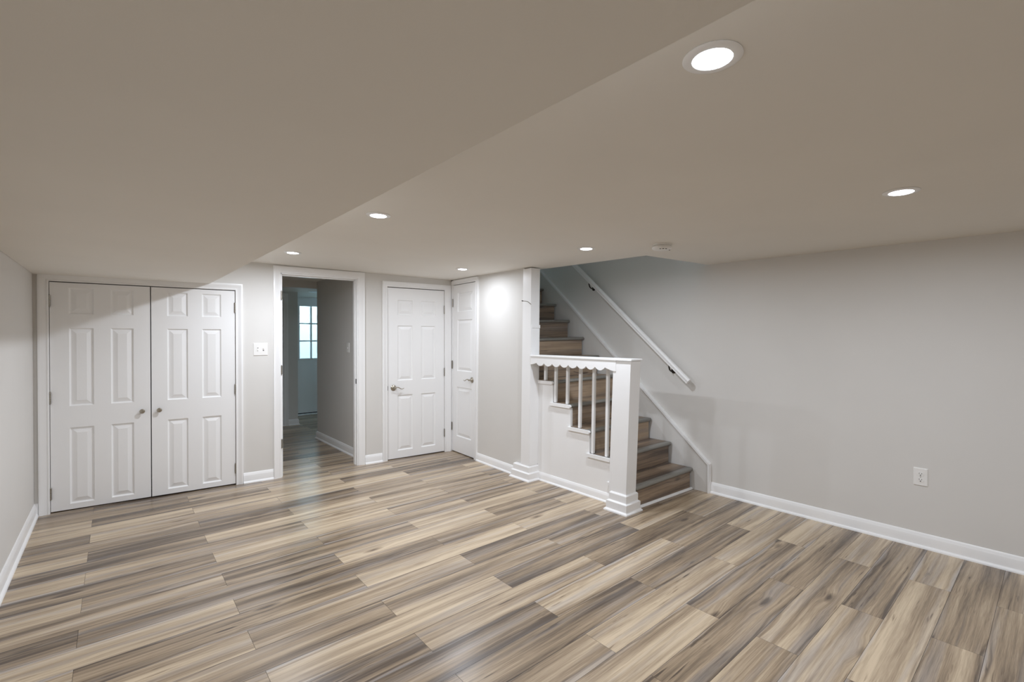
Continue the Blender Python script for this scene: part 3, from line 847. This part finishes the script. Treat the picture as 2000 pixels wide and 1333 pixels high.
# railing
NX0, NX1, NY0, NY1, NL = 3.070, 3.203, 2.231, 2.372, 0.042
rail = thing('stair_railing', 'short white railing with scalloped valance, square newel and six spindles', 'railing', (3.138, 2.30, 0))
nw = rel(MB().hexa(lean_box(NX0, NX1, NY0, NY1, 0, 1.2145, NL)), rail).build('newel_post', 'trim', rail, bevel=0.002)
rel(base_moulding(MB(), NX0, NX1, NY0, NY1, NL), rail).build('base_moulding', 'trim', nw)
rel(MB().hexa(lean_box(NX0 + 0.002, NX0 + 0.024, NY1, NY1 + 0.028, 0.15, 1.14, NL)), rail).build('batten', 'trim', rail)
zr = 1.2305
mb = MB()
ytip, yend = 2.168, 3.332
mb.sweep([[(3.059, ytip, zr - 0.014), (3.059, ytip, zr - 0.004), (3.063, ytip + 0.004, zr), (3.206, ytip + 0.004, zr), (3.210, ytip, zr - 0.004), (3.210, ytip, zr - 0.014)],
          [(3.059, yend, zr - 0.012), (3.059, yend, zr - 0.002), (3.063, yend, zr + 0.002), (3.206, yend, zr + 0.002), (3.210, yend, zr - 0.002), (3.210, yend, zr - 0.012)]])
rel(mb, rail).build('top_rail', 'trim', rail)
# scalloped valance board
cus = [3.334, 3.251, 3.148, 3.041, 2.940, 2.839, 2.736, 2.634, 2.536, 2.432, 2.322]
prof = []
for j in range(len(cus)-1):
    a, b2 = cus[j], cus[j+1]
    zt = 1.159 - 0.0005*j; dep = 0.027
    if j == 0: a2 = a + 0.03
    for q in range(0, 11):
        t = q/10
        yy = a + (b2-a)*t
        zz = zt - dep*math.sin(math.pi*t)**0.8
        if j == 0: zz = zt - 0.018*math.cos(math.pi*t/2)
        if j == len(cus)-2: zz = zt - 0.026*math.sin(math.pi*t/2)
        if q == 0 and j > 0: continue
        prof.append((yy, zz))
loopf = [(3.066, 3.333, zr - 0.0125)] + [(3.066, min(y, 3.333), z) for y, z in prof] + [(3.066, 2.322, zr - 0.0145)]
mb = MB().sweep([loopf, [(x + 0.020, y, z) for x, y, z in loopf]])
rel(mb, rail).build('valance', 'trim', rail)
# inner rail that takes the spindle tops
rel(MB().box(3.17, 3.215, 2.33, 3.318, zr - 0.075, zr - 0.0150), rail).build('spindle_rail', 'trim', rail)
for yb2, k in ((3.256, 5), (3.120, 4), (2.968, 4), (2.816, 3), (2.664, 2), (2.513, 2)):
    xb = 3.196
    z0 = nose(k, xb)[1] + 0.001
    mb = MB().hexa(lean_box(xb-0.0125, xb+0.0125, yb2-0.0125+0.02*z0, yb2+0.0125+0.02*z0, z0, zr - 0.074, 0.02))
    rel(mb, rail).build('spindle', 'trim', rail, bevel=0.0015)

# handrail on the bare wall
hr = thing('handrail', 'sloped white handrail on dark brackets along the bare wall', 'handrail', (4.03, 2.2, 1.0))
d = Vector((0, 1, 0.884)).normalized(); up = Vector((0, -0.884, 1)).normalized(); sx = Vector((1, 0, 0))
pr = []
for j in range(15):
    a = math.radians(-30 + 240*j/14); pr.append((0.0215*math.cos(a), 0.0215*math.sin(a)))
pr += [(-0.0165, -0.013), (-0.0165, -0.027), (0.0165, -0.027), (0.0165, -0.013)]
A = Vector((4.012, 2.215, 0.998)); B = Vector((4.012, 5.2, 0.998 + 0.884*2.985))
mb = MB().sweep([[A + sx*a + up*b2 for a, b2 in pr], [B + sx*a + up*b2 for a, b2 in pr]])
rel(mb, hr).build('rail', 'trim', hr, smooth=30)
for yy in (2.40, 3.385, 4.40):
    c = A + (B - A)*((yy - A.y)/(B.y - A.y)) + up*(-0.027)
    zl = c.z - 0.062
    mb = MB().tube([c + up*0.001, c - Vector((0, 0, 0.022)), Vector((c.x + 0.012, c.y, zl + 0.014)), Vector((c.x + 0.035, c.y, zl)), Vector((XR - 0.002, c.y, zl))], 0.0068, 10)
    mb.lathe([(0.0005, XR - 0.0005), (0.025, XR - 0.0005), (0.025, XR - 0.004), (0.018, XR - 0.008), (0.0005, XR - 0.009)], (0, c.y, zl), 'x', 20)
    rel(mb, hr).build('bracket', 'bronze', hr, smooth=40)

# ------------------------------------------------------------------ ceiling fittings
TILT = (math.atan(0.014), math.atan(0.009), 0)
def downlight(x, y, label, lit=True, z=None, tilt=True, dim=1.0):
    z = ceil_z(x, y) if z is None else z
    t = thing('recessed_downlight', label, 'ceiling light', (x, y, z - 0.0003), group='round recessed downlights')
    if tilt: t.rotation_euler = TILT
    MB().lathe([(0.044, -0.0008), (0.0665, -0.0002), (0.0672, -0.0022), (0.064, -0.0042), (0.054, -0.0056), (0.0455, -0.0056), (0.0442, -0.004)], n=48).build('trim_ring', 'trim', t, smooth=50)
    MB().lathe([(0.0008, -0.0008), (0.0437, -0.0008), (0.0437, -0.0052), (0.040, -0.0068), (0.030, -0.0082), (0.015, -0.0088), (0.0008, -0.009)], n=48).build('lens', 'lens' if lit else 'unlit', t, smooth=60)
    if lit:
        ld = bpy.data.lights.new('downlight_lamp', 'AREA')
        ld.shape = 'DISK'; ld.size = 0.086; ld.energy = LAMP*dim; ld.color = LAMP_COLOUR; ld.spread = math.radians(SPREAD)
        lo = bpy.data.objects.new('downlight_lamp', ld); COL.objects.link(lo)
        lo.parent = t; lo.location = (0, 0, -0.0095)
    return t
downlight(1.083, 0.541, 'large bright downlight high up beside the soffit edge, its white ring showing', dim=0.72)
downlight(1.136, 2.504, 'bright downlight halfway along the soffit edge, before the closet', dim=1.3)
downlight(1.141, 4.189, 'small bright downlight by the soffit end in front of the doorway head', dim=1.4)
downlight(2.689, 3.945, 'small bright downlight in front of the two white doors in the corner', dim=0.52)
downlight(2.720, 2.335, 'bright downlight just before the stair opening and tall post', dim=0.9)
downlight(2.668, 0.467, 'bright downlight on its own above the bare wall with the outlet', dim=0.95)
downlight(1.10, -1.35, 'downlight beside the soffit at the room end facing away from the closet', dim=0.55)
downlight(2.67, -1.40, 'downlight near the bare wall at the room end facing away from the closet', dim=0.55)
downlight(2.40, 7.70, 'unlit downlight in the hall ceiling before the glazed door', False, 2.13, False)

sd = thing('smoke_detector', 'round white smoke detector on the ceiling near the stair opening', 'smoke detector', (2.985, 1.857, ceil_z(2.985, 1.857)))
sd.rotation_euler = TILT
MB().lathe([(0.0005, -0.0004), (0.063, -0.0004), (0.063, -0.010), (0.060, -0.012), (0.0005, -0.012)], n=40).build('mounting_plate', 'plate', sd, smooth=40)
MB().lathe([(0.0005, -0.0125), (0.058, -0.0125), (0.066, -0.016), (0.069, -0.022), (0.068, -0.030), (0.060, -0.037), (0.044, -0.041), (0.0005, -0.0425)], n=40).build('cover', 'plate', sd, smooth=40)
for ang in (200, 222, 244, 320):
    a = math.radians(ang)
    MB().lathe([(0.0005, -0.0385), (0.006, -0.0385), (0.005, -0.041), (0.0005, -0.0415)], (0.054*math.cos(a), 0.054*math.sin(a), 0), n=10).build('sounder_slot', 'dark', sd)

# ------------------------------------------------------------------ plates
def plate(mb, w, h, t=0.006):
    b2 = 0.004
    return mb.sweep([[(-w/2,0,-h/2),(w/2,0,-h/2),(w/2,0,h/2),(-w/2,0,h/2)], [(-w/2,-t*0.5,-h/2),(w/2,-t*0.5,-h/2),(w/2,-t*0.5,h/2),(-w/2,-t*0.5,h/2)],
                     [(-w/2+b2,-t,-h/2+b2),(w/2-b2,-t,-h/2+b2),(w/2-b2,-t,h/2-b2),(-w/2+b2,-t,h/2-b2)]])
# outlet on the bare wall (its face looks towards -x)
ot = thing('wall_outlet', 'white duplex outlet low on the bare wall', 'outlet', (XR, 0.606, 0.470), math.radians(-90))
plate(MB(), 0.074, 0.118).build('cover_plate', 'plate', ot)
for zz in (0.0195, -0.0195):
    mb = MB()
    pr = []
    for j in range(28):
        a = 2*math.pi*j/28
        pr.append((0.0172*math.cos(a), max(-0.0138, min(0.0138, 0.0172*math.sin(a))) + zz))
    mb.sweep([[(x, -0.0055, z) for x, z in pr], [(x, -0.0078, z) for x, z in pr]])
    s = mb.build('socket', 'plate', ot)
    mb = MB().box(-0.0075, -0.0055, -0.0082, -0.0076, zz - 0.001, zz + 0.008); mb.box(0.0055, 0.0075, -0.0082, -0.0076, zz - 0.001, zz + 0.008)
    mb.lathe([(0.0002, -0.0076), (0.0032, -0.0076), (0.0032, -0.0082), (0.0002, -0.0082)], (0, 0, zz - 0.0075), 'y', 14)
    mb.build('slots', 'dark', s)
MB().lathe([(0.0002, -0.0058), (0.003, -0.0058), (0.0025, -0.0072), (0.0002, -0.0074)], (0, 0, 0), 'y', 14).build('screw', 'nickel', ot)
# double switch beside the doorway
px_, py_ = bw(1.576)
sw2 = thing('light_switch', 'white double switch plate between the closet and the open doorway', 'light switch', (px_, py_, 1.2865), BW_ROT)
plate(MB(), 0.124, 0.122).build('cover_plate', 'plate', sw2)
for x, s1 in ((-0.024, -1), (0.024, 1)):
    mb = MB().hexa([(x-0.0045, -0.0055, -0.010), (x+0.0045, -0.0055, -0.010), (x+0.0045, -0.0058, 0.010), (x-0.0045, -0.0058, 0.010),
                    (x-0.004, -0.0145, s1*0.0095-0.0032), (x+0.004, -0.0145, s1*0.0095-0.0032), (x+0.004, -0.0155, s1*0.0095+0.0032), (x-0.004, -0.0155, s1*0.0095+0.0032)])
    tg = mb.build('toggle', 'plate', sw2)
    MB().box(x-0.0052, x+0.0052, -0.0063, -0.0058, -s1*0.0115-0.004, -s1*0.0115+0.004).build('toggle_slot', 'dark', tg)
hs = thing('light_switch', 'white single switch plate on the shaded hall wall', 'light switch', (HALL_X, 5.566, 1.279), math.radians(-90))
plate(MB(), 0.072, 0.116).build('cover_plate', 'plate', hs)
MB().hexa([(-0.0045,-0.0055,-0.010),(0.0045,-0.0055,-0.010),(0.0045,-0.0058,0.010),(-0.0045,-0.0058,0.010),(-0.004,-0.0160,-0.013),(0.004,-0.0160,-0.013),(0.004,-0.0170,-0.006),(-0.004,-0.0170,-0.006)]).build('toggle', 'plate', hs)
